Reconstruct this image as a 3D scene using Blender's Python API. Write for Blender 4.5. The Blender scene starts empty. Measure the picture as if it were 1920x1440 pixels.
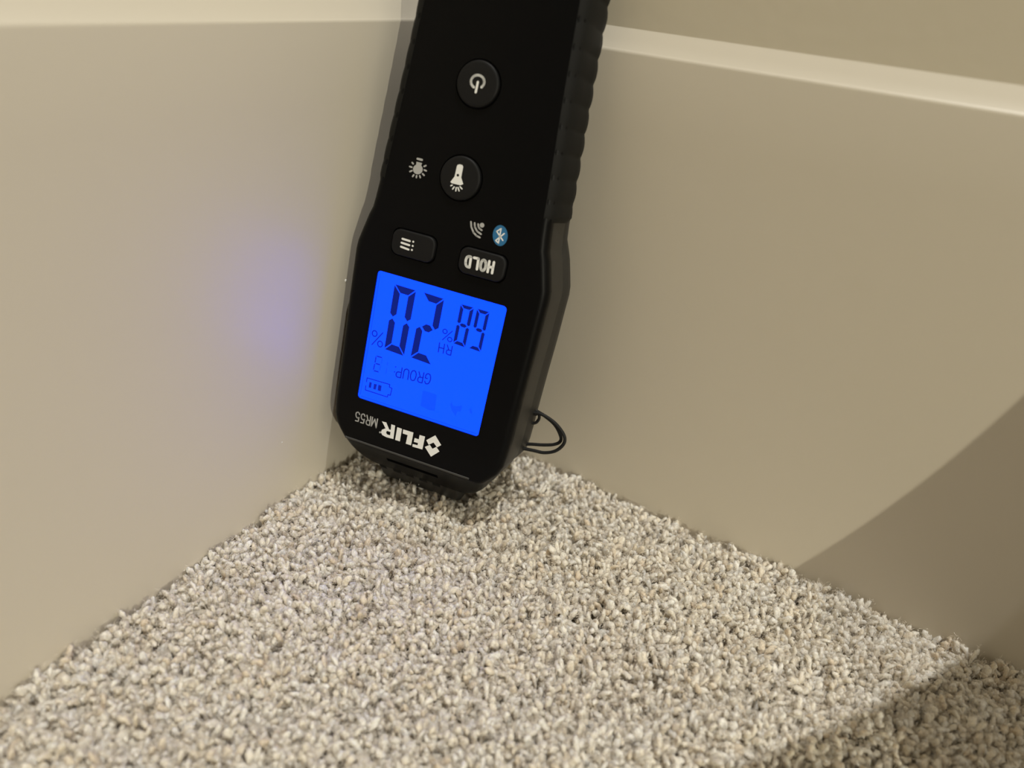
import bpy, bmesh, math, random
import numpy as np
from mathutils import Matrix, Vector
random.seed(4)
SC = bpy.context.scene
COL = SC.collection
MM = 0.001

# ------------------------------------------------------------------ camera
CAM_R = ((-0.507096, 0.856468, 0.096524), (0.404180, 0.335219, -0.851039), (-0.761244, -0.392545, -0.516155))
cam_data = bpy.data.cameras.new('camera')
cam = bpy.data.objects.new('camera', cam_data)
COL.objects.link(cam)
rx, dn, fw = [Vector(v) for v in CAM_R]
m = Matrix((rx, -dn, -fw)).transposed().to_4x4()
m.translation = Vector((0.191192, 0.140788, 0.157162))
cam.matrix_world = m
cam_data.sensor_width = 36.0
cam_data.lens = 1308.47 / 1920 * 36.0
cam_data.clip_start = 0.005
cam_data.clip_end = 50
cam_data.dof.use_dof = True
cam_data.dof.focus_distance = 0.212
cam_data.dof.aperture_fstop = 8.0
SC.camera = cam

# ------------------------------------------------------------------ light
SC.view_settings.view_transform = 'Standard'
SC.view_settings.look = 'None'
SC.view_settings.exposure = 0.0
SC.view_settings.gamma = 1.0
SC.view_settings.use_curve_mapping = False
world = bpy.data.worlds.new('room_ambient')
SC.world = world
world.use_nodes = True
bg = world.node_tree.nodes['Background']
bg.inputs[0].default_value = (1.0, 0.78, 0.52, 1)
bg.inputs[1].default_value = 0.10


CEIL_P = 76.0
REAR_P = 9.3


def spot(name, pos, edge_point, edge_dir, lit_side, power, color, half_deg, radius, blend):
    """A spot whose beam edge imitates a cast shadow along the given line."""
    A = Vector(pos)
    mpt = Vector(edge_point)
    r = (mpt - A).normalized()
    e = Vector(edge_dir).normalized()
    nrm = r.cross(e).normalized()
    if nrm.dot(Vector(lit_side)) < 0:
        nrm = -nrm
    th = math.radians(half_deg)
    axis = r * math.cos(th) + nrm * math.sin(th)
    d = bpy.data.lights.new(name, 'SPOT')
    d.energy = power
    d.color = color
    d.spot_size = 2 * th
    d.spot_blend = blend
    d.shadow_soft_size = radius
    o = bpy.data.objects.new(name, d)
    COL.objects.link(o)
    o.location = A
    o.rotation_euler = axis.to_track_quat('-Z', 'Y').to_euler()
    return o


# overhead lamp: beam cut to imitate a shadow on the carpet, lower right
spot('ceiling_lamp', (0.12, 0.45, 1.90), (0.028, 0.187, 0.0), (65, -42, 0), (-1, -1, 0), CEIL_P, (1.0, 0.985, 0.93), 24, 0.0, 0.008)
# lamp behind the camera: beam edge stands in for a right-hand baseboard shadow
spot('rear_lamp', (0.60, 0.76, 0.27), (0.0, 0.169, 0.040), (0, 29, 72), (0, -1, 0.3), REAR_P, (1.0, 0.95, 0.76), 24, 0.0, 0.006)


SOFT_P = 5.2
soft = bpy.data.lights.new('soft_fill', 'AREA')  # added broad fill for the left wall; no real window behind it
soft.shape = 'RECTANGLE'
soft.size = 1.0
soft.size_y = 1.1
soft.energy = SOFT_P
soft.color = (1.0, 0.95, 0.78)
so = bpy.data.objects.new('soft_fill', soft)
COL.objects.link(so)
so.location = (0.55, 1.62, 0.95)
so.rotation_euler = (Vector((0.05, 0.05, 0.05)) - so.location).to_track_quat('-Z', 'Y').to_euler()


# ------------------------------------------------------------------ materials
def mat(name, color, rough=0.5, spec=0.5, **kw):
    mt = bpy.data.materials.new(name)
    mt.use_nodes = True
    b = mt.node_tree.nodes['Principled BSDF']
    b.inputs['Base Color'].default_value = (*color, 1)
    b.inputs['Roughness'].default_value = rough
    b.inputs['Specular IOR Level'].default_value = spec
    for k, v in kw.items():
        b.inputs[k.replace('_', ' ')].default_value = v
    return mt


def add_bump(mt, scale, strength, dist, detail=3.0):
    nt = mt.node_tree
    tc = nt.nodes.new('ShaderNodeTexCoord')
    nz = nt.nodes.new('ShaderNodeTexNoise')
    nz.inputs['Scale'].default_value = scale
    nz.inputs['Detail'].default_value = detail
    bp = nt.nodes.new('ShaderNodeBump')
    bp.inputs['Strength'].default_value = strength
    bp.inputs['Distance'].default_value = dist
    nt.links.new(tc.outputs['Object'], nz.inputs['Vector'])
    nt.links.new(nz.outputs['Fac'], bp.inputs['Height'])
    nt.links.new(bp.outputs['Normal'], nt.nodes['Principled BSDF'].inputs['Normal'])


M_PAINT = mat('satin_trim_paint', (0.66, 0.61, 0.515), 0.38, 0.5)
add_bump(M_PAINT, 60, 0.10, 0.0006, 2.0)
M_WALL = mat('matte_wall_paint', (0.64, 0.59, 0.48), 0.55, 0.3)
add_bump(M_WALL, 300, 0.15, 0.0004)
M_BACK = mat('carpet_backing', (0.60, 0.50, 0.37), 0.95, 0.1)
M_FACE = mat('black_front_plastic', (0.0028, 0.0028, 0.0031), 0.40, 0.11)
add_bump(M_FACE, 2500, 0.05, 0.00004)
M_CASE = mat('dark_grey_case_plastic', (0.020, 0.019, 0.017), 0.48, 0.5)
M_GRIP = mat('black_rubber_grip', (0.006, 0.006, 0.0055), 0.65, 0.22)
M_BUTTON = mat('rubber_button', (0.006, 0.006, 0.0065), 0.55, 0.25)
M_BEAD = mat('edge_highlight', (0.03, 0.03, 0.029), 0.33, 0.8)  # paler than the face to stand in for the edge highlight
M_FLECK = mat('white_paint_fleck', (0.9, 0.9, 0.88), 0.4, 0.5)
M_HOLE = mat('dark_recess', (0.004, 0.004, 0.004), 0.7, 0.2)
M_WHITE = mat('white_print', (0.88, 0.89, 0.87), 0.5, 0.3)
M_GREY = mat('grey_print', (0.45, 0.45, 0.44), 0.5, 0.3)
M_BLUEPRINT = mat('blue_print', (0.030, 0.16, 0.34), 0.5, 0.3)
M_CORD = mat('black_cord', (0.010, 0.010, 0.010), 0.6, 0.3)


def lit(name, rgb, strength):
    mt = mat(name, (0.002, 0.003, 0.01), 0.3, 0.12)
    b = mt.node_tree.nodes['Principled BSDF']
    b.inputs['Emission Color'].default_value = (*rgb, 1)
    b.inputs['Emission Strength'].default_value = strength
    return mt


M_LCD = lit('backlit_display', (0.001, 0.030, 1.0), 3.4)
M_SEG = lit('display_segment', (0.0015, 0.011, 0.20), 1.0)
M_THIN = lit('display_thin_mark', (0.002, 0.018, 0.42), 1.0)
M_GHOST = lit('display_ghost_mark', (0.001, 0.031, 1.0), 2.6)
M_LCDEDGE = lit('display_edge', (0.002, 0.055, 0.85), 1.0)


def carpet_material():
    mt = mat('cut_pile_yarn', (0.6, 0.5, 0.4), 0.5, 0.4)
    nt = mt.node_tree
    b = nt.nodes['Principled BSDF']
    oi = nt.nodes.new('ShaderNodeObjectInfo')
    rp = nt.nodes.new('ShaderNodeValToRGB')
    e = rp.color_ramp.elements
    e[0].position = 0.0
    e[0].color = (0.74, 0.625, 0.49, 1)
    e[1].position = 1.0
    e[1].color = (0.97, 0.92, 0.84, 1)
    x = e.new(0.16)
    x.color = (0.88, 0.785, 0.655, 1)
    x = e.new(0.55)
    x.color = (0.93, 0.85, 0.735, 1)
    nt.links.new(oi.outputs['Random'], rp.inputs['Fac'])
    tc = nt.nodes.new('ShaderNodeTexCoord')
    nz = nt.nodes.new('ShaderNodeTexNoise')
    nz.inputs['Scale'].default_value = 2600
    nz.inputs['Detail'].default_value = 2
    mx = nt.nodes.new('ShaderNodeMix')
    mx.data_type = 'RGBA'
    mx.blend_type = 'MULTIPLY'
    mr = nt.nodes.new('ShaderNodeMapRange')
    mr.inputs['From Min'].default_value = 0.3
    mr.inputs['From Max'].default_value = 0.7
    mr.inputs['To Min'].default_value = 0.76
    mr.inputs['To Max'].default_value = 1.1
    nt.links.new(tc.outputs['Object'], nz.inputs['Vector'])
    nt.links.new(nz.outputs['Fac'], mr.inputs['Value'])
    cmb = nt.nodes.new('ShaderNodeCombineColor')
    for k in range(3):
        nt.links.new(mr.outputs['Result'], cmb.inputs[k])
    mx.inputs['Factor'].default_value = 1.0
    nt.links.new(rp.outputs['Color'], mx.inputs['A'])
    nt.links.new(cmb.outputs['Color'], mx.inputs['B'])
    nt.links.new(mx.outputs['Result'], b.inputs['Base Color'])
    b.inputs['Subsurface Weight'].default_value = 0.55
    b.inputs['Subsurface Radius'].default_value = (1.0, 0.85, 0.65)
    b.inputs['Subsurface Scale'].default_value = 0.0018
    b.inputs['Sheen Weight'].default_value = 0.2
    b.inputs['Sheen Roughness'].default_value = 0.4
    return mt


M_YARN = carpet_material()
M_FIBRE = mat('loose_fibre', (0.90, 0.83, 0.72), 0.22, 0.9)


# ------------------------------------------------------------------ helpers
def link(name, me, material, parent=None, smooth=False):
    o = bpy.data.objects.new(name, me)
    COL.objects.link(o)
    if material:
        me.materials.append(material)
    if smooth:
        me.shade_smooth()
    if parent:
        o.parent = parent
    return o


def mesh(name, verts, faces):
    me = bpy.data.meshes.new(name)
    me.from_pydata([tuple(v) for v in verts], [], faces)
    me.validate()
    bm = bmesh.new()
    bm.from_mesh(me)
    bmesh.ops.recalc_face_normals(bm, faces=bm.faces)
    bm.to_mesh(me)
    bm.free()
    return me


def prism(outline, z0, z1):
    n = len(outline)
    v = [(x, y, z0) for x, y in outline] + [(x, y, z1) for x, y in outline]
    f = [tuple(range(n)), tuple(range(n, 2 * n))] + [(i, (i + 1) % n, n + (i + 1) % n, n + i) for i in range(n)]
    return v, f


def join(parts):
    V, F = [], []
    for v, f in parts:
        o = len(V)
        V += v
        F += [tuple(i + o for i in q) for q in f]
    return V, F


def ribbon(pts, w, z0, z1, closed=False):
    """flat stroke with round ends as one solid per segment, overlapping at the joints"""
    out = []
    for (x0, y0), (x1, y1) in zip(pts[:-1], pts[1:]):
        a = math.atan2(y1 - y0, x1 - x0)
        ol = []
        for k in range(5):
            t = a + math.pi / 2 + math.pi * k / 4
            ol.append((x0 + math.cos(t) * w / 2, y0 + math.sin(t) * w / 2))
        for k in range(5):
            t = a - math.pi / 2 + math.pi * k / 4
            ol.append((x1 + math.cos(t) * w / 2, y1 + math.sin(t) * w / 2))
        out.append(prism(ol, z0, z1))
    return join(out)


def disc(cx, cy, r, z0, z1, n=14):
    return prism([(cx + r * math.cos(2 * math.pi * k / n), cy + r * math.sin(2 * math.pi * k / n)) for k in range(n)], z0, z1)


def rounded_rect(x0, y0, x1, y1, r, n=5):
    o = []
    for cx, cy, a in ((x1 - r, y1 - r, 0), (x0 + r, y1 - r, 90), (x0 + r, y0 + r, 180), (x1 - r, y0 + r, 270)):
        for k in range(n + 1):
            t = math.radians(a + 90 * k / n)
            o.append((cx + r * math.cos(t), cy + r * math.sin(t)))
    return o


def tube(pts, r, n=8):
    P = [Vector(p) for p in pts]
    V, F = [], []
    up = Vector((0.13, 0.21, 0.97))
    for i, p in enumerate(P):
        t = (P[min(i + 1, len(P) - 1)] - P[max(i - 1, 0)]).normalized()
        a = t.cross(up).normalized()
        b = t.cross(a)
        for k in range(n):
            th = 2 * math.pi * k / n
            V.append(p + (a * math.cos(th) + b * math.sin(th)) * r)
    for i in range(len(P) - 1):
        for k in range(n):
            F.append((i * n + k, i * n + (k + 1) % n, (i + 1) * n + (k + 1) % n, (i + 1) * n + k))
    F += [tuple(range(n)), tuple(range((len(P) - 1) * n, len(P) * n))]
    return V, F


def spline(pts, per=6):
    P = [Vector(p) for p in pts]
    out = []
    for i in range(len(P) - 1):
        a, b, c, d = P[max(i - 1, 0)], P[i], P[i + 1], P[min(i + 2, len(P) - 1)]
        for k in range(per):
            t = k / per
            out.append(0.5 * (2 * b + (c - a) * t + (2 * a - 5 * b + 4 * c - d) * t * t + (3 * b - a - 3 * c + d) * t ** 3))
    out.append(P[-1])
    return out


def cut(obj, cutters):
    """carve real recesses; the cutting bodies are removed again"""
    tmp = []
    for v, f in cutters:
        c = bpy.data.objects.new('recess', mesh('recess', v, f))
        COL.objects.link(c)
        c.parent = obj.parent
        md = obj.modifiers.new('b', 'BOOLEAN')
        md.operation = 'DIFFERENCE'
        md.solver = 'EXACT'
        md.object = c
        tmp.append(c)
    dg = bpy.context.evaluated_depsgraph_get()
    dg.update()
    me = bpy.data.meshes.new_from_object(obj.evaluated_get(dg))
    obj.modifiers.clear()
    old = obj.data
    obj.data = me
    me.name = old.name
    for c in tmp:
        bpy.data.objects.remove(c, do_unlink=True)
    return obj


def smooth_by_angle(o, deg=35):
    me = o.data
    me.shade_smooth()
    bm = bmesh.new()
    bm.from_mesh(me)
    for e in bm.edges:
        if len(e.link_faces) == 2 and e.calc_face_angle(0) > math.radians(deg):
            e.smooth = False
    bm.to_mesh(me)
    bm.free()


def structure(name, me, material, smooth=False):
    o = link(name, me, material, None, smooth)
    o['kind'] = 'structure'
    return o


# ------------------------------------------------------------------ room shell
H, RISE, SET = 0.140, 0.0050, 0.0035
LEN, TOP, BASE = 1.6, 1.5, -0.0058


def sweep_profile(profile, axis):
    """profile: (distance out of the wall, height) open line; extruded along x or y with a back"""
    V, F = [], []
    n = len(profile)
    for s in (0, 1):
        for d, z in profile:
            e = (d if s == 0 else LEN)          # near end mitred into the corner
            V.append((e, d, z) if axis == 'x' else (d, e, z))
    for i in range(n - 1):
        F.append((i, i + 1, n + i + 1, n + i))
    F += [tuple(range(n)), tuple(range(n, 2 * n))]
    F.append((0, n, 2 * n - 1, n - 1))
    return V, F


rnd = 0.0012
base_profile = [(-0.016, BASE), (0.0, BASE)]
base_profile += [(0.0, H - 0.020)]
for k in range(5):
    t = math.radians(59 * k / 4)
    base_profile.append((-rnd * (1 - math.cos(t)), H - rnd + rnd * math.sin(t) + 0.0003))
base_profile += [(-SET * 0.55, H + RISE * 0.48), (-SET, H + RISE), (-0.016, H + RISE)]
wall_profile = [(-0.030, BASE), (-SET, BASE), (-SET, TOP), (-0.030, TOP)]
wall_profile = [(-0.030, H + RISE - 0.001), (-SET, H + RISE - 0.001), (-SET, TOP), (-0.030, TOP)]
for side, ax in (('left', 'x'), ('right', 'y')):
    b = structure('baseboard_' + side, mesh('baseboard', *sweep_profile(base_profile, ax)), M_PAINT)
    smooth_by_angle(b, 28)
    structure('wall_' + side, mesh('wall', *sweep_profile(wall_profile, ax)), M_WALL)

# flecks of paint left on the left baseboard
for i, (x, z, rr) in enumerate(((0.0387, 0.0672, 0.00042), (0.0692, 0.0224, 0.00025))):
    V, F = [], []
    for a in range(4):
        for k in range(8):
            t, p = math.pi / 2 * a / 3.2, 2 * math.pi * k / 8
            V.append((x + rr * math.cos(t) * math.cos(p), -0.0001 + rr * 0.8 * math.sin(t), z + rr * 1.3 * math.cos(t) * math.sin(p)))
    for a in range(3):
        for k in range(8):
            F.append((a * 8 + k, a * 8 + (k + 1) % 8, (a + 1) * 8 + (k + 1) % 8, (a + 1) * 8 + k))
    F += [tuple(range(8)), tuple(range(24, 32))]
    link('paint_fleck', mesh('paint_fleck', V, F), M_FLECK, bpy.data.objects['baseboard_left'])

v = [(-0.016, -0.016, BASE), (LEN, -0.016, BASE), (LEN, LEN, BASE), (-0.016, LEN, BASE)]
v2 = [(x, y, z - 0.01) for x, y, z in v]
structure('floor', mesh('floor', v + v2, [(0, 1, 2, 3), (7, 6, 5, 4), (0, 4, 5, 1), (1, 5, 6, 2), (2, 6, 7, 3), (3, 7, 4, 0)]), M_BACK)

# ------------------------------------------------------------------ moisture meter
D={"big_digit":[[[[14.38,-17.73],[7.88,-17.64],[9.85,-15.57],[12.39,-15.62]],[[14.6,-17.42],[12.5,-15.3],[12.46,-8.99],[13.48,-7.99],[14.52,-8.9]],[[7.66,-17.31],[9.74,-15.25],[9.74,-8.92],[8.72,-7.86],[7.7,-8.72]],[[14.4,2.24],[12.41,0.13],[12.45,-6.34],[13.48,-7.41],[14.49,-6.56]],[[7.75,2.54],[9.74,0.25],[9.74,-6.26],[8.72,-7.27],[7.71,-6.35]],[[14.18,2.58],[7.96,2.87],[9.84,0.58],[12.3,0.47]]],[[[5.1,-17.74],[-1.16,-17.55],[0.74,-15.52],[3.21,-15.6]],[[-1.37,-17.22],[0.63,-15.19],[0.66,-8.86],[-0.36,-7.78],[-1.38,-8.63]],[[3.8,-7.65],[2.66,-8.68],[1.38,-8.63],[0.26,-7.51],[1.39,-6.48],[2.68,-6.53]],[[5.59,2.29],[3.47,0.19],[3.41,-6.3],[4.43,-7.38],[5.47,-6.54]],[[5.37,2.64],[-1.17,2.95],[0.8,0.65],[3.36,0.53]]]],
    "small_digit":[[[[-6.82,-17.48],[-10.59,-17.52],[-9.6,-16.5],[-7.8,-16.49]],[[-6.64,-17.22],[-7.71,-16.23],[-7.71,-12.17],[-7.18,-11.78],[-6.66,-12.11]],[[-10.76,-17.26],[-9.68,-16.23],[-9.64,-12.13],[-10.15,-11.72],[-10.68,-12.04]],[[-7.53,-11.54],[-8.11,-12.04],[-9.23,-12.01],[-9.8,-11.48],[-9.22,-10.98],[-8.11,-11.01]],[[-6.68,-5.79],[-7.7,-6.77],[-7.71,-10.9],[-7.18,-11.31],[-6.66,-11.0]],[[-10.57,-5.57],[-9.57,-6.67],[-9.62,-10.85],[-10.14,-11.24],[-10.66,-10.89]],[[-6.86,-5.51],[-10.4,-5.3],[-9.49,-6.41],[-7.78,-6.5]]],[[[-11.92,-17.54],[-15.45,-17.52],[-14.53,-16.51],[-12.84,-16.52]],[[-11.75,-17.28],[-12.75,-16.26],[-12.73,-12.18],[-12.23,-11.79],[-11.73,-12.13]],[[-15.62,-17.26],[-14.61,-16.25],[-14.58,-12.15],[-15.07,-11.74],[-15.58,-12.06]],[[-12.56,-11.55],[-13.12,-12.05],[-14.19,-12.03],[-14.74,-11.51],[-14.19,-11.0],[-13.11,-11.02]],[[-15.52,-5.62],[-14.54,-6.7],[-14.57,-10.87],[-15.07,-11.26],[-15.57,-10.92]],[[-11.86,-5.47],[-15.35,-5.36],[-14.45,-6.43],[-12.78,-6.48]]]],
    "group_digit":[[[16.53,5.34],[14.56,5.33],[14.8,5.69],[16.32,5.7]],[[16.78,5.6],[16.45,5.96],[16.5,7.7],[16.67,7.7],[16.83,7.73]],[[16.47,7.93],[16.29,7.74],[15.02,7.71],[14.85,7.89],[15.04,8.07],[16.3,8.1]],[[16.9,10.28],[16.57,9.9],[16.52,8.15],[16.68,8.16],[16.85,8.13]],[[16.68,10.53],[14.88,10.46],[15.06,10.11],[16.47,10.16]]],
    "ghost":[[[12.71,6.36],[12.31,6.32],[12.37,7.34],[12.8,7.27]],[[12.71,8.25],[12.38,8.22],[12.36,10.15],[12.7,10.14]],[[14.68,5.64],[14.34,5.65],[14.37,7.35],[14.7,7.37]],[[14.84,7.97],[14.51,7.95],[14.59,9.83],[14.93,9.81]],[[-0.33,11.65],[-4.88,11.62],[-5.31,16.76],[-3.56,17.2],[-0.49,16.68]],[[-9.67,13.31],[-10.04,12.19],[-10.58,13.42],[-11.85,13.14],[-13.51,12.48],[-13.35,14.55],[-12.36,14.59],[-12.13,16.37],[-10.64,15.03]],[[-15.91,12.91],[-16.31,12.18],[-17.09,13.93],[-16.31,13.99]]],
    "pct":[[[17.55,-1.26],[17.6,-0.87],[17.8,-0.55],[18.11,-0.36],[18.47,-0.35],[18.81,-0.51],[19.06,-0.81],[19.16,-1.19],[19.11,-1.58],[18.91,-1.9],[18.6,-2.08],[18.24,-2.1],[17.91,-1.94],[17.66,-1.64],[17.55,-1.26]],[[15.23,1.45],[15.28,1.84],[15.48,2.16],[15.79,2.35],[16.15,2.36],[16.49,2.2],[16.74,1.89],[16.85,1.5],[16.8,1.11],[16.6,0.79],[16.29,0.61],[15.93,0.59],[15.59,0.75],[15.35,1.06],[15.23,1.45]],[[15.77,-2.18],[18.65,2.41]]],
    "pct_small":[[[-4.23,-8.26],[-4.19,-7.98],[-4.01,-7.74],[-3.75,-7.6],[-3.44,-7.59],[-3.16,-7.7],[-2.95,-7.92],[-2.86,-8.2],[-2.91,-8.49],[-3.08,-8.73],[-3.34,-8.86],[-3.65,-8.88],[-3.93,-8.76],[-4.14,-8.54],[-4.23,-8.26]],[[-6.17,-6.3],[-6.13,-6.02],[-5.96,-5.78],[-5.69,-5.64],[-5.39,-5.62],[-5.1,-5.74],[-4.89,-5.96],[-4.8,-6.24],[-4.85,-6.53],[-5.02,-6.77],[-5.28,-6.91],[-5.59,-6.92],[-5.87,-6.81],[-6.08,-6.59],[-6.17,-6.3]],[[-5.75,-8.95],[-3.27,-5.54]]],
    "group":[[[-0.31,8.61],[-0.66,9.22],[-1.11,9.28],[-1.61,9.01],[-1.91,8.21],[-2.01,7.54],[-1.92,6.81],[-1.62,6.13],[-1.12,5.95],[-0.58,6.16],[-0.31,6.68],[-0.31,7.58],[-0.97,7.52]],[[0.44,6.09],[0.44,9.4],[1.42,9.48],[1.87,9.25],[2.0,8.69],[1.88,8.09],[1.43,7.82],[0.44,7.74]],[[1.34,7.81],[2.06,6.23]],[[3.63,6.37],[3.08,6.55],[2.79,7.28],[2.72,7.93],[2.79,8.59],[3.07,9.37],[3.61,9.64],[4.15,9.46],[4.45,8.73],[4.52,8.08],[4.46,7.42],[4.17,6.65],[3.63,6.37]],[[5.17,9.76],[5.19,7.48],[5.38,6.85],[6.02,6.58],[6.65,6.96],[6.83,7.62],[6.8,9.89]],[[7.6,6.73],[7.56,9.95],[8.56,10.03],[9.02,9.84],[9.21,9.24],[9.04,8.58],[8.58,8.32],[7.58,8.24]],[[9.7,6.97],[9.77,7.07]],[[9.77,8.63],[9.83,8.73]]],
    "rh":[[[-6.7,-4.5],[-6.71,-1.68],[-5.76,-1.65],[-5.33,-1.86],[-5.19,-2.34],[-5.3,-2.86],[-5.74,-3.07],[-6.7,-3.09]],[[-5.82,-3.07],[-5.08,-4.47]],[[-4.2,-4.45],[-4.31,-1.6]],[[-2.58,-4.42],[-2.75,-1.55]],[[-4.26,-3.03],[-2.67,-2.99]]],
    "battery":[[[18.4,14.6],[18.38,13.32],[10.6,13.12],[10.63,13.96],[9.69,14.11],[9.82,16.5],[10.62,16.52],[10.7,17.34],[18.34,17.35],[18.4,15.94]]],
    "bars":[[[17.41,14.4],[16.59,14.33],[16.57,16.16],[17.37,16.23]],[[15.82,14.47],[14.8,14.37],[14.94,16.21],[15.79,16.25]],[[14.35,14.34],[13.2,14.32],[13.16,16.21],[14.25,16.21]]],
    "flir":[[[10.87,25.57],[9.37,25.47],[8.01,27.45],[7.47,27.39],[7.63,25.53],[6.3,25.48],[6.05,30.08],[8.39,30.25],[9.95,30.01],[10.55,29.28],[10.38,28.29],[9.25,27.45]],[[5.5,25.81],[3.88,25.82],[3.81,30.14],[5.45,30.16]],[[3.46,25.87],[-0.05,25.79],[-0.07,30.2],[1.74,30.22],[1.67,27.22],[3.34,27.25]],[[-2.19,25.92],[-4.01,25.83],[-3.98,30.3],[-0.56,30.46],[-0.51,29.59],[-2.19,29.43],[-2.16,28.68],[-0.76,28.77],[-0.77,27.43],[-2.2,27.4]]],
    "flir_hole":[[[8.66,28.11],[7.43,28.11],[7.37,29.21],[8.34,29.23],[8.84,28.82]]],
    "logo":[[[-4.64,26.85],[-7.18,24.35],[-9.66,26.84],[-8.51,28.01],[-7.1,26.84],[-5.67,28.06]],[[-4.6,29.19],[-6.06,27.97],[-7.17,28.98],[-8.22,27.93],[-9.54,29.08],[-7.19,31.69]]],
    "reg":[10.84,29.37],
    "mr55":[[[12.44,25.25],[12.44,28.34],[13.32,25.55],[14.17,28.31],[14.21,25.23]],[[14.85,25.22],[14.8,28.3],[15.59,28.29],[15.96,28.03],[16.07,27.51],[15.98,26.96],[15.62,26.75],[14.82,26.76]],[[15.55,26.75],[16.18,25.21]],[[17.87,28.25],[16.93,28.26],[16.84,26.82],[17.11,27.13],[17.46,27.15],[17.89,26.78],[18.05,26.1],[17.94,25.49],[17.46,25.19],[17.03,25.32],[16.81,25.81]],[[19.73,28.22],[18.79,28.23],[18.72,26.8],[18.99,27.1],[19.33,27.12],[19.77,26.75],[19.95,26.08],[19.84,25.47],[19.36,25.17],[18.93,25.3],[18.7,25.79]]],
    "hold":[[[-14.14,-31.89],[-14.24,-28.81]],[[-12.78,-31.84],[-12.9,-28.79]],[[-14.19,-30.35],[-12.84,-30.32]],[[-11.17,-31.78],[-11.63,-31.59],[-11.91,-30.9],[-11.99,-30.3],[-11.96,-29.69],[-11.75,-28.98],[-11.31,-28.76],[-10.85,-28.97],[-10.58,-29.66],[-10.49,-30.26],[-10.52,-30.86],[-10.72,-31.56],[-11.17,-31.78]],[[-9.67,-28.74],[-9.51,-31.72],[-8.18,-31.67]],[[-7.24,-31.64],[-7.43,-28.7],[-6.75,-28.69],[-6.28,-28.98],[-6.0,-29.7],[-5.93,-30.57],[-6.11,-31.3],[-6.55,-31.61],[-7.24,-31.64]]],
    "menu":[[[14.07,-31.49],[11.69,-31.41]],[[14.14,-30.34],[11.64,-30.22]],[[14.1,-29.18],[11.64,-28.96]],[[10.66,-31.5],[10.62,-31.48]],[[10.6,-30.29],[10.56,-30.27]],[[10.62,-29.12],[10.58,-29.1]]],
    "power":[[[1.41,-75.17],[1.73,-75.32],[2.01,-75.54],[2.24,-75.8],[2.4,-76.09],[2.49,-76.41],[2.5,-76.74],[2.44,-77.06],[2.3,-77.37],[2.1,-77.65],[1.84,-77.89],[1.53,-78.08],[1.18,-78.21],[0.81,-78.28],[0.44,-78.28],[0.08,-78.22],[-0.26,-78.1],[-0.57,-77.91],[-0.82,-77.68],[-1.01,-77.4],[-1.14,-77.1],[-1.19,-76.78],[-1.17,-76.45],[-1.08,-76.13],[-0.91,-75.83],[-0.68,-75.57]],[[0.57,-76.62],[0.62,-74.06]]],
    "torch_poly":[[[1.93,-54.57],[1.79,-54.99],[1.18,-55.27],[0.42,-55.23],[0.1,-54.82],[0.09,-51.99],[-0.85,-50.4],[-0.12,-49.9],[2.53,-49.87],[2.93,-50.14],[2.02,-51.86]]],
    "torch_hole":[1.16,-52.35],
    "torch_rays":[[[2.59,-49.16],[2.24,-49.42]],[[1.89,-48.41],[1.57,-49.09]],[[0.9,-48.15],[0.93,-49.06]],[[-0.05,-48.37],[0.45,-49.17]],[[-0.76,-49.08],[-0.07,-49.53]]],
    "bulb_poly":[[[14.26,-53.16],[12.56,-53.17],[12.65,-52.45],[12.75,-52.44],[12.45,-52.25],[12.22,-51.99],[12.07,-51.68],[12.01,-51.35],[12.05,-51.0],[12.18,-50.67],[12.4,-50.37],[12.69,-50.13],[13.03,-49.97],[13.41,-49.88],[13.78,-49.89],[14.14,-49.98],[14.45,-50.16],[14.7,-50.41],[14.86,-50.71],[14.94,-51.05],[14.92,-51.39],[14.8,-51.73],[14.6,-52.03],[14.21,-52.35]]],
    "bulb_base":[[[14.11,-53.98],[12.75,-53.97]]],
    "bulb_rays":[[[15.14,-52.39],[15.5,-52.64]],[[15.36,-51.39],[16.02,-51.43]],[[15.15,-50.49],[15.7,-50.13]],[[14.41,-49.49],[14.66,-49.01]],[[13.51,-49.45],[13.51,-48.96]],[[12.59,-49.66],[12.33,-49.23]],[[11.84,-50.38],[11.33,-50.06]],[[11.51,-51.49],[10.94,-51.37]],[[11.79,-52.4],[11.32,-52.74]]],
    "wave_dot":[-8.23,-40.82],
    "waves":[[[-7.06,-40.84],[-7.34,-40.04],[-7.86,-39.64],[-8.43,-39.47]],[[-5.98,-40.89],[-6.27,-39.87],[-7.17,-38.84],[-8.44,-38.37]],[[-4.86,-40.93],[-5.25,-39.62],[-6.21,-38.29],[-7.27,-37.61],[-8.32,-37.4]]],
    "bt_oval":[[[-16.11,-39.69],[-16.17,-39.06],[-16.12,-38.44],[-15.97,-37.87],[-15.71,-37.37],[-15.37,-36.97],[-14.95,-36.68],[-14.49,-36.54],[-14.0,-36.53],[-13.51,-36.66],[-13.04,-36.93],[-12.62,-37.32],[-12.27,-37.81],[-12.0,-38.38],[-11.84,-39.0],[-11.78,-39.63],[-11.83,-40.25],[-11.99,-40.82],[-12.25,-41.31],[-12.6,-41.71],[-13.01,-41.98],[-13.47,-42.13],[-13.96,-42.13],[-14.45,-42.0],[-14.91,-41.73],[-15.33,-41.35],[-15.68,-40.86],[-15.94,-40.3]]],
    "bt":[[[-15.01,-40.16],[-12.99,-37.72],[-13.93,-37.24],[-13.84,-41.26],[-12.75,-40.22],[-15.03,-38.23]]],
    "screen":[[20.45,-20.39],[-20.56,-20.71],[-20.42,20.61],[20.54,20.42]],
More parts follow.
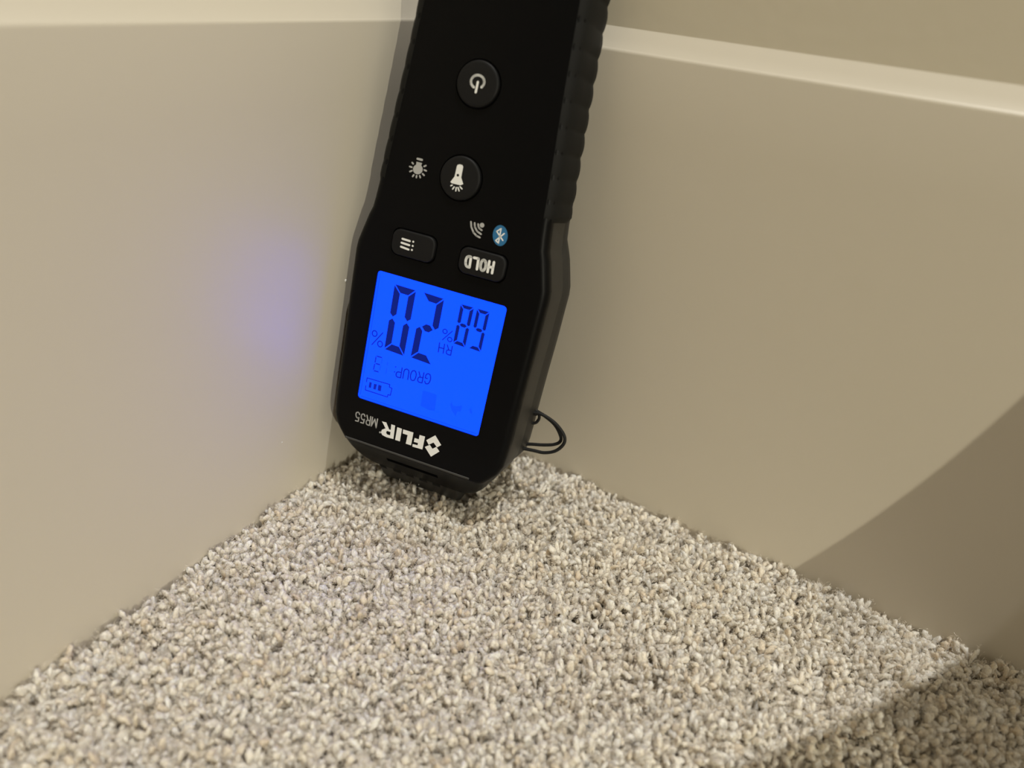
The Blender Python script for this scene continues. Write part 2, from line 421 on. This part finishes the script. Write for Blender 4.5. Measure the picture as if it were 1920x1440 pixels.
    "loop1":[[-31.92,14.24],[-34.68,13.93],[-38.72,15.05],[-41.75,16.88],[-43.78,19.15],[-43.88,21.58],[-42.02,24.46],[-38.67,26.27],[-34.96,26.74],[-30.27,27.34]],
    "loop2":[[-32.31,13.87],[-35.84,14.82],[-39.58,16.62],[-42.22,19.67],[-42.47,21.57],[-40.75,23.15],[-37.28,24.49],[-33.69,25.46],[-30.1,26.59]],
    "ring":[[-30.55,16.41],[-31.9,18.08],[-33.44,17.57],[-34.09,15.74],[-33.38,14.01],[-32.01,13.63],[-30.69,14.64]],
    "button_c":{"power":[0.64,-76.19],
    "torch":[0.48,-51.72]}}
ROOT = Vector((0.0415167, 0.0345744, 0.0545992))
AX = Matrix(((0.204067, 0.249234, 0.946699), (-0.977596, 0.000905, 0.210489), (0.051604, -0.968443, 0.243835)))
meter = bpy.data.objects.new('moisture_meter', None)
COL.objects.link(meter)
meter['label'] = 'black handheld moisture meter with lit blue display leaning upside down in the corner'
meter['category'] = 'meter'
meter.empty_display_size = 0.02
BASE_Y = 51.5
OFF = Vector((0.0, -BASE_Y, 14.0))          # root sits at the sensor end that rests in the carpet
m = AX.to_4x4()
m.translation = ROOT + AX @ (-OFF * MM)
meter.matrix_world = m


def part(name, vf, material, parent=meter, smooth=None):
    v, f = vf
    me = mesh(name, [((p[0] + OFF[0]) * MM, (p[1] + OFF[1]) * MM, (p[2] + OFF[2]) * MM) for p in v], f)
    o = link(name, me, material, parent)
    if smooth:
        smooth_by_angle(o, smooth)
    return o


def cutter(vf):
    v, f = vf
    return [((p[0] + OFF[0]) * MM, (p[1] + OFF[1]) * MM, (p[2] + OFF[2]) * MM) for p in v], f


CX = -0.95
# half width of the front outline along the device (y towards the sensor end)
OUT = [(-118, 14.0), (-117, 18.0), (-114.5, 20.6), (-110, 22.0), (-100, 22.7), (-93, 23.1), (-83, 23.7), (-74, 24.3), (-66, 24.9), (-58, 25.5),
       (-51, 26.0), (-45, 26.3), (-41, 26.7), (-38, 27.1), (-35.5, 28.0), (-31, 29.2), (-27.5, 30.1), (-25, 30.35), (-20, 30.25), (-10, 30.1),
       (0, 29.8), (10, 29.6), (20, 29.5), (24, 29.35), (28, 29.0), (31, 27.9), (33, 26.4), (34.6, 25.0), (35.6, 24.2), (37, 23.9), (39, 23.4), (41, 22.4), (43, 20.9), (44, 19.4), (44.8, 17.6)]


def hw(y):
    for (a, p), (b, q) in zip(OUT[:-1], OUT[1:]):
        if a <= y <= b:
            return p + (q - p) * (y - a) / (b - a)
    return OUT[-1][1]


def zfront(y):
    if y < 34.6:
        return 0.0 if y > -116 else -(-116 - y) * 0.8
    if y < 35.6:
        return -0.35 * (y - 34.6) ** 2
    return -0.35 - (y - 35.6) * 0.92


SEAM = -15.0


def shell_front(y):
    w, z = hw(y), zfront(y)
    r = 2.6
    b = 0.7
    ring = []
    side = [(w + b, SEAM), (w + b * 0.9, SEAM * 0.75), (w + b * 0.5, min(SEAM * 0.4, z - r - 1.5))]
    for k in range(7):
        t = math.radians(90 * k / 6)
        side.append((w - r + r * math.cos(t), z - r + r * math.sin(t)))
    right = [(CX + x, y, zz) for x, zz in side]
    left = [(CX - x, y, zz) for x, zz in reversed(side)]
    return right + left


def zback(y):
    pts = [(-118, -13.0), (-114, -16.6), (-100, -19.6), (-85, -20.3), (-60, -22.0), (-45, -24), (-30, -27.5), (-10, -29.0), (25, -29), (36, -27), (44.8, -24)]
    for (a, p), (b, q) in zip(pts[:-1], pts[1:]):
        if a <= y <= b:
            t = (y - a) / (b - a)
            return p + (q - p) * t
    return pts[-1][1]


def shell_rear(y):
    w, z = hw(y) + 0.55, zback(y)
    s = SEAM - 0.35
    d = s - z
    belly = 1.6 if -40 < y < 30 else 0.8
    side = [(w, s), (w + belly * 0.8, s - d * 0.22), (w + belly, s - d * 0.42), (w + belly * 0.4, s - d * 0.62), (w - 1.8, s - d * 0.82), (w - 5.5, s - d * 0.96), (w - 10, z)]
    return [(CX + x, y, zz) for x, zz in side] + [(CX - x, y, zz) for x, zz in reversed(side)]


def loft(fn, ys):
    V, F = [], []
    rings = [fn(y) for y in ys]
    n = len(rings[0])
    for r in rings:
        V += r
    for i in range(len(rings) - 1):
        for k in range(n):
            F.append((i * n + k, i * n + (k + 1) % n, (i + 1) * n + (k + 1) % n, (i + 1) * n + k))
    F += [tuple(range(n)), tuple(range((len(rings) - 1) * n, len(rings) * n))]
    return V, F


YS = sorted(set([y for y, _ in OUT] + [34.9, 35.2]))
front = part('front_case', loft(shell_front, YS), M_FACE)
SX0, SX1, SY0, SY1 = -20.45, 20.5, -20.5, 20.5
PWX, PWY = D['button_c']['power']
TOX, TOY = D['button_c']['torch']
HOLD = rounded_rect(-17.7, -34.1, -3.8, -26.6, 2.4)
MENU = rounded_rect(3.9, -34.1, 17.3, -26.6, 2.4)


def grow(outline, g):
    cx = sum(p[0] for p in outline) / len(outline)
    cy = sum(p[1] for p in outline) / len(outline)
    return [(x + g * (1 if x > cx else -1), y + g * (1 if y > cy else -1)) for x, y in outline]


def slot(x0, x1, y, h, depth):
    """a box sunk square into the sloping end face"""
    c, s = math.cos(math.radians(42.6)), math.sin(math.radians(42.6))
    z = zfront(y)
    V = []
    for dep in (1.0, -depth):
        for a in (-h / 2, h / 2):
            for x in (x0, x1):
                V.append((x, y + a * c + dep * s, z - a * s + dep * c))
    return V, [(0, 1, 3, 2), (4, 6, 7, 5), (0, 4, 5, 1), (2, 3, 7, 6), (0, 2, 6, 4), (1, 5, 7, 3)]


cut(front, [cutter(prism(rounded_rect(SX0, SY0, SX1, SY1, 1.1), -0.6, 3)),
            cutter(disc(PWX, PWY, 6.35, -1.6, 3, 40)),
            cutter(disc(TOX, TOY, 6.35, -1.6, 3, 40)),
            cutter(prism(grow(HOLD, 0.35), -1.6, 3)),
            cutter(prism(grow(MENU, 0.35), -1.6, 3)),
            cutter(slot(-9.4, 8.6, 39.7, 2.1, 1.8))] + [cutter(slot(x - 1.45, x + 1.45, 45.7, 2.7, 5.0)) for x in (12.0, 6.6, 1.9, -2.9, -7.7)])
smooth_by_angle(front, 30)
rear = part('rear_case', loft(shell_rear, [y for y, _ in OUT]), M_CASE, smooth=40)

# a grey shell skin on the head's flanks, proud of the black front by a hair
for sgn in (1, -1):
    ys = [-46 + k * 1.0 for k in range(79)]

    def flank(y, sgn=sgn):
        w = hw(y)
        pr = [(w + 0.02, -3.2), (w + 0.28, -4.2), (w + 0.62, -7.5), (w + 0.95, -11), (w + 1.0, SEAM + 0.4), (w - 1.0, SEAM + 0.4), (w - 1.0, -3.2)]
        return [(CX + sgn * x, y, z) for x, z in pr]
    part('side_panel', loft(flank, ys), M_CASE, smooth=40)

# ribbed rubber grips on both edges of the handle
for sgn in (1, -1):
    ys = [-113 + k * 0.5 for k in range(135)]

    def rib(y, sgn=sgn):
        w = hw(y)
        fade = min(1.0, (y + 113.5) / 3, (-45.6 - y) / 2 + 0.1)
        ph = (y / 6.4) % 1.0
        bumpy = 0.5 * abs(math.sin(math.pi * ph)) ** 0.7
        o = (0.55 + bumpy) * max(fade, 0.05)
        pr = [(w - 2.3, -0.2 + 0.3 * o), (w - 0.9, -0.75 + 0.35 * o), (w + 0.1 + 0.4 * o, -2.4), (w + 0.55 + 0.9 * o, -6.0), (w + 1.2 + 1.2 * o, -10.5),
              (w + 1.35 + 1.2 * o, -14.0), (w + 0.9 + 0.6 * o, -16.5), (w - 2, -16.8), (w - 3, -8), (w - 3, -1.5)]
        return [(CX + sgn * x, y, z) for x, z in pr]
    part('side_grip', loft(rib, ys), M_GRIP, smooth=50)

# protective cap over the sensor pins
def capring(y):
    w = 15.2 - (0.5 if y < 51 else 1.2)
    z = zfront(y) - 0.25
    zb = -25.0
    pr = [(w, zb + 1.5), (w, z - 1.0), (w - 0.8, z)]
    return [(CX + x, y, zz) for x, zz in pr] + [(CX - x, y, zz) for x, zz in reversed(pr)] + [(CX - w + 1.5, y, zb), (CX + w - 1.5, y, zb)]


cap = part('pin_cap', loft(capring, [41.6, 43, 44.5, 46, 48, 50, 51, 51.8]), M_CASE)


def notch(x, y):
    return slot(x - 1.45, x + 1.45, y, 2.7, 5.0)


cut(cap, [cutter(notch(x, 45.7)) for x in (12.0, 6.6, 1.9, -2.9, -7.7)])
smooth_by_angle(cap, 30)

part('highlight_bead', tube([(x, 34.72 + 0.0, -0.12) for x in (-20.6, -10, 0, 10, 19.5, 22.3)], 0.36, 10), M_BEAD, smooth=60)  # added bead that draws the highlight line along the front edge

# buttons
def dome(outline, top, crown, inset):
    cx = sum(p[0] for p in outline) / len(outline)
    cy = sum(p[1] for p in outline) / len(outline)
    V, F = [], []
    n = len(outline)
    levels = [(0.0, -1.5), (0.0, top - 0.45), (0.12, top - 0.2), (0.38, top - 0.05), (inset, top), ]
    for g, z in levels:
        for x, y in outline:
            dx, dy = cx - x, cy - y
            l = math.hypot(dx, dy)
            V.append((x + dx / l * g, y + dy / l * g, z))
    for i in range(len(levels) - 1):
        for k in range(n):
            F.append((i * n + k, i * n + (k + 1) % n, (i + 1) * n + (k + 1) % n, (i + 1) * n + k))
    F += [tuple(range(n)), tuple(range((len(levels) - 1) * n, len(levels) * n))]
    return V, F


def circle(cx, cy, r, n=40):
    return [(cx + r * math.cos(2 * math.pi * k / n), cy + r * math.sin(2 * math.pi * k / n)) for k in range(n)]


power = part('power_button', dome(circle(PWX, PWY, 5.9), 1.0, 0, 0.9), M_BUTTON, smooth=50)
torch = part('torch_button', dome(circle(TOX, TOY, 5.9), 1.0, 0, 0.9), M_BUTTON, smooth=50)
hold = part('hold_button', dome(HOLD, 1.0, 0, 0.9), M_BUTTON, smooth=50)
menu = part('menu_button', dome(MENU, 1.0, 0, 0.9), M_BUTTON, smooth=50)

P0, P1 = 0.005, 0.045
B0, B1 = 0.995, 1.04


def strokes(L, w, z0, z1):
    return join([ribbon([tuple(p) for p in s], w, z0, z1) for s in L])


def polys(L, z0, z1):
    return join([prism([tuple(p) for p in s], z0, z1) for s in L])


part('power_symbol', strokes(D['power'], 0.62, B0, B1), M_WHITE, power)
part('torch_symbol', join([polys(D['torch_poly'], B0, B1), strokes(D['torch_rays'], 0.36, B0, B1)]), M_WHITE, torch)
part('torch_switch_dot', disc(*D['torch_hole'], 0.36, B1, B1 + 0.02), M_HOLE, torch)
part('hold_lettering', strokes(D['hold'], 0.74, B0, B1), M_WHITE, hold)
part('menu_symbol', strokes(D['menu'], 0.58, B0, B1), M_WHITE, menu)
part('bulb_symbol', join([polys(D['bulb_poly'], P0, P1), strokes(D['bulb_base'], 0.6, P0, P1), strokes(D['bulb_rays'], 0.45, P0, P1)]), M_GREY)
part('signal_symbol', join([disc(*D['wave_dot'], 0.66, P0, P1), strokes(D['waves'], 0.5, P0, P1)]), M_GREY)
bt = part('wireless_emblem', polys(D['bt_oval'], P0, P1), M_BLUEPRINT)
part('wireless_mark', strokes(D['bt'], 0.36, P1, P1 + 0.03), M_WHITE, bt)
part('maker_lettering', polys(D['flir'], P0, P1), M_WHITE)
part('letter_counter', polys(D['flir_hole'], P1, P1 + 0.02), M_FACE)
part('maker_emblem', polys(D['logo'], P0, P1), M_WHITE)
part('registered_dot', disc(*D['reg'], 0.33, P0, P1), M_GREY)
part('model_lettering', strokes(D['mr55'], 0.36, P0, P1), M_GREY)

# display: a lit plate at the bottom of its recess, marks lying on it
Z0, Z1 = -0.39, -0.365
screen = part('display', prism(rounded_rect(SX0 + 0.02, SY0 + 0.02, SX1 - 0.02, SY1 - 0.02, 1.05), -0.58, -0.40), M_LCD)
for d in D['big_digit']:
    part('display_digit', polys(d, Z0, Z1), M_SEG, screen)
for d in D['small_digit']:
    part('display_digit', polys(d, Z0, Z1), M_SEG, screen)
part('display_digit', polys(D['group_digit'], Z0, Z1), M_THIN, screen)
part('percent_sign', strokes(D['pct'], 0.34, Z0, Z1), M_THIN, screen)
part('percent_sign', strokes(D['pct_small'], 0.30, Z0, Z1), M_THIN, screen)
part('humidity_lettering', strokes(D['rh'], 0.34, Z0, Z1), M_THIN, screen)
part('group_lettering', strokes(D['group'], 0.36, Z0, Z1), M_THIN, screen)
part('battery_symbol', strokes(D['battery'], 0.30, Z0, Z1), M_THIN, screen)
for b in D['bars']:
    part('battery_bar', polys([b], Z0, Z1), M_THIN, screen)
part('unlit_segments', polys(D['ghost'], Z0, Z1), M_GHOST, screen)
part('display_edge_line', join([ribbon([(SX0 + 0.8, SY1 - 0.75), (SX1 - 1.2, SY1 - 0.75)], 0.16, Z0, Z1), ribbon([(SX1 - 0.75, SY0 + 1.2), (SX1 - 0.75, SY1 - 1.2)], 0.16, Z0, Z1)]), M_LCDEDGE, screen)

# cord that keeps the pin cap on the meter
ZC = -19.0
lan = part('tether_cord', join([tube(spline([(x, y, ZC + 0.9) for x, y in D['loop1']]), 0.56), tube(spline([(x, y, ZC - 0.6) for x, y in D['loop2']]), 0.56)]), M_CORD, smooth=60)
rg = [(x, y, ZC) for x, y in D['ring']]
part('tether_ring', tube(spline(rg + [rg[0]]), 0.5), M_CORD, lan, smooth=60)
kx, ky = D['loop1'][0]
V, F = [], []
for i in range(7):
    for k in range(10):
        t, p = math.pi * i / 6, 2 * math.pi * k / 10
        V.append((kx - 0.5 + 1.15 * math.sin(t) * math.cos(p), ky + 0.2 + 0.95 * math.sin(t) * math.sin(p), ZC + 0.3 + 1.0 * math.cos(t)))
for i in range(6):
    for k in range(10):
        F.append((i * 10 + k, i * 10 + (k + 1) % 10, (i + 1) * 10 + (k + 1) % 10, (i + 1) * 10 + k))
part('tether_knot', (V, F), M_CORD, lan, smooth=60)

# ------------------------------------------------------------------ carpet pile
rng = np.random.default_rng(11)


def tuft_mesh(i):
    """one cut yarn end, split into two or three blunt lumpy tips with loose fibres, about 10 mm long, base at the origin"""
    R = np.random.default_rng(100 + i)
    V, F = [], []

    def strand(base, length, lean_dir, lean, curl, r0, r1, nring=15, ns=9):
        path = []
        p = np.array(base, float)
        step = length / nring
        for k in range(nring + 1):
            path.append(p.copy())
            q = k / nring
            ang = lean + curl * max(0, q - 0.5) * 2
            p = p + step * np.array([math.sin(ang) * math.cos(lean_dir), math.sin(ang) * math.sin(lean_dir), math.cos(ang)])
        ph = R.uniform(0, 6.28, 8)
        tw = R.uniform(0.35, 0.8)
        hq = R.uniform(0.38, 0.68)
        squash = R.uniform(0.0, 0.34)
        o = len(V)
        for k in range(nring + 1):
            t = path[min(k + 1, nring)] - path[max(k - 1, 0)]
            t /= np.linalg.norm(t)
            a = np.cross(t, [0.2, 0.95, 0.1])
            a /= np.linalg.norm(a)
            b = np.cross(t, a)
            q = k / nring
            r = r0 + (r1 - r0) * min(1, max(0, (q - hq) / 0.2))
            if k >= nring - 2:
                r *= (1.0, 0.88, 0.52)[k - nring + 2]
            for j in range(ns):
                th = 2 * math.pi * j / ns
                rr = r * (1 + 0.17 * math.cos(3 * th + tw * k + ph[0]) + squash * math.cos(2 * th + ph[1]) + 0.13 * math.sin(th + ph[2] + 1.9 * k) + R.normal() * 0.16)
                V.append(path[k] + (a * math.cos(th) + b * math.sin(th)) * rr + t * R.normal() * 0.12)
        for k in range(nring):
            for j in range(ns):
                F.append((o + k * ns + j, o + k * ns + (j + 1) % ns, o + (k + 1) * ns + (j + 1) % ns, o + (k + 1) * ns + j))
        F.append(tuple(o + nring * ns + j for j in range(ns)))
        return np.array(path)

    heads = []
    az = R.uniform(0, 6.28)
    for h in range(2 + i % 2):
        d = az + h * 6.28 / (2 + i % 2) + R.normal() * 0.4
        heads.append(strand((0.35 * math.cos(d), 0.35 * math.sin(d), 0), R.uniform(8.0, 9.9), d, R.uniform(0.02, 0.12),
                            R.choice([R.uniform(0.0, 1.0), R.uniform(1.0, 2.4)]), 0.42, R.uniform(0.56, 0.88)))
    nbody = len(F)
    for h in range(90):
        path = heads[R.integers(0, len(heads))]
        k = R.integers(9, len(path))
        c = path[k] + R.normal(size=3) * 0.5
        t = R.normal(size=3) + (path[-1] - path[-3]) * 0.9
        t /= np.linalg.norm(t)
        ln = R.uniform(0.45, 1.15)
        a = np.cross(t, R.normal(size=3))
        a /= np.linalg.norm(a)
        b = np.cross(t, a)
        o = len(V)
        for q, rr in ((0, 0.06), (0.5, 0.05), (1.0, 0.022)):
            for j in range(3):
                V.append(c + t * ln * q + a * (q * q * 0.35) + (a * math.cos(2.094 * j) + b * math.sin(2.094 * j)) * rr)
        for k2 in range(2):
            for j in range(3):
                F.append((o + k2 * 3 + j, o + k2 * 3 + (j + 1) % 3, o + k2 * 3 + 3 + (j + 1) % 3, o + k2 * 3 + 3 + j))
    me = bpy.data.meshes.new('tuft')
    me.from_pydata([tuple(x * MM) for x in V], [], F)
    me.materials.append(M_YARN)
    me.materials.append(M_FIBRE)
    me.polygons.foreach_set('material_index', np.array([0] * nbody + [1] * (len(F) - nbody), dtype=np.int32))
    me.shade_smooth()
    return me


tufts = bpy.data.collections.new('yarn_tufts')
for i in range(14):
    o = bpy.data.objects.new('tuft', tuft_mesh(i))
    tufts.objects.link(o)

SP = 0.00184
EXT = 0.34
pts = []
nx = int(EXT / SP)
for i in range(nx):
    for j in range(int(nx * 1.0)):
        x = 0.0016 + (i + 0.5 * (j % 2)) * SP + rng.normal() * 0.00055
        y = 0.0016 + j * SP + rng.normal() * 0.00055
        pts.append((max(x, 0.0016), max(y, 0.0026)))
pts = np.array(pts)
AXn = np.array(AX)
ROOTn = np.array(ROOT)
W3 = np.c_[pts, np.zeros(len(pts))]
# lower the pile where the meter presses on it
zs = np.full(len(pts), 0.0)
for zt in (-0.004, -0.001, 0.002, 0.005):
    W3[:, 2] = zt
    lc = (W3 - ROOTn) @ AXn * 1000
    ins = (np.abs(lc[:, 0] - CX) < 17.5) & (lc[:, 1] < 53) & (lc[:, 1] > 20) & (lc[:, 2] < -(lc[:, 1] - 36) * 0.92 - 0.2) & (lc[:, 2] > -27)
    ins |= (np.abs(lc[:, 0] - CX) < 29) & (lc[:, 1] < 44) & (lc[:, 1] > -40) & (lc[:, 2] < 0.5) & (lc[:, 2] > -30)
    zs = np.where(ins, np.minimum(zs, zt - 0.0035), zs)
zj = zs - 0.0088 + rng.normal(size=len(pts)) * 0.0008
# slow swells of the pile
zj += 0.0009 * np.sin(pts[:, 0] * 95 + 1.1) * np.cos(pts[:, 1] * 80 + 0.4) + 0.0005 * np.sin(pts[:, 0] * 260 + pts[:, 1] * 190)
pm = bpy.data.meshes.new('carpet_pile')
pm.from_pydata([(x, y, z) for (x, y), z in zip(pts, zj)], [], [])
n = len(pts)
rot = np.zeros((n, 3))
rot[:, 0] = rng.normal(size=n) * 0.19
rot[:, 1] = rng.normal(size=n) * 0.19
rot[:, 2] = rng.uniform(0, 2 * math.pi, n)
wide = rng.uniform(0.80, 1.24, n)
scl = np.c_[wide, wide, rng.uniform(0.86, 1.10, n)]
at = pm.attributes.new('rot', 'FLOAT_VECTOR', 'POINT')
at.data.foreach_set('vector', rot.astype(np.float32).ravel())
at = pm.attributes.new('scl', 'FLOAT_VECTOR', 'POINT')
at.data.foreach_set('vector', scl.astype(np.float32).ravel())
carpet = link('carpet', pm, None)
carpet['kind'] = 'stuff'
carpet['label'] = 'beige and cream cut-pile carpet of curled yarn tufts'
carpet['category'] = 'carpet'
ng = bpy.data.node_groups.new('pile', 'GeometryNodeTree')
ng.interface.new_socket('Geometry', in_out='INPUT', socket_type='NodeSocketGeometry')
ng.interface.new_socket('Geometry', in_out='OUTPUT', socket_type='NodeSocketGeometry')
N = ng.nodes
gi, go = N.new('NodeGroupInput'), N.new('NodeGroupOutput')
iop = N.new('GeometryNodeInstanceOnPoints')
ci = N.new('GeometryNodeCollectionInfo')
ci.inputs['Collection'].default_value = tufts
ci.inputs['Separate Children'].default_value = True
ci.inputs['Reset Children'].default_value = True
na = N.new('GeometryNodeInputNamedAttribute')
na.data_type = 'FLOAT_VECTOR'
na.inputs['Name'].default_value = 'rot'
nb = N.new('GeometryNodeInputNamedAttribute')
nb.data_type = 'FLOAT_VECTOR'
nb.inputs['Name'].default_value = 'scl'
er = N.new('FunctionNodeEulerToRotation')
rv = N.new('FunctionNodeRandomValue')
rv.data_type = 'INT'
rv.inputs[4].default_value = 0
rv.inputs[5].default_value = 13
ng.links.new(gi.outputs[0], iop.inputs['Points'])
ng.links.new(ci.outputs[0], iop.inputs['Instance'])
iop.inputs['Pick Instance'].default_value = True
ng.links.new(rv.outputs[2], iop.inputs['Instance Index'])
ng.links.new(na.outputs['Attribute'], er.inputs[0])
ng.links.new(er.outputs[0], iop.inputs['Rotation'])
ng.links.new(nb.outputs['Attribute'], iop.inputs['Scale'])
ng.links.new(iop.outputs[0], go.inputs[0])
md = carpet.modifiers.new('pile', 'NODES')
md.node_group = ng
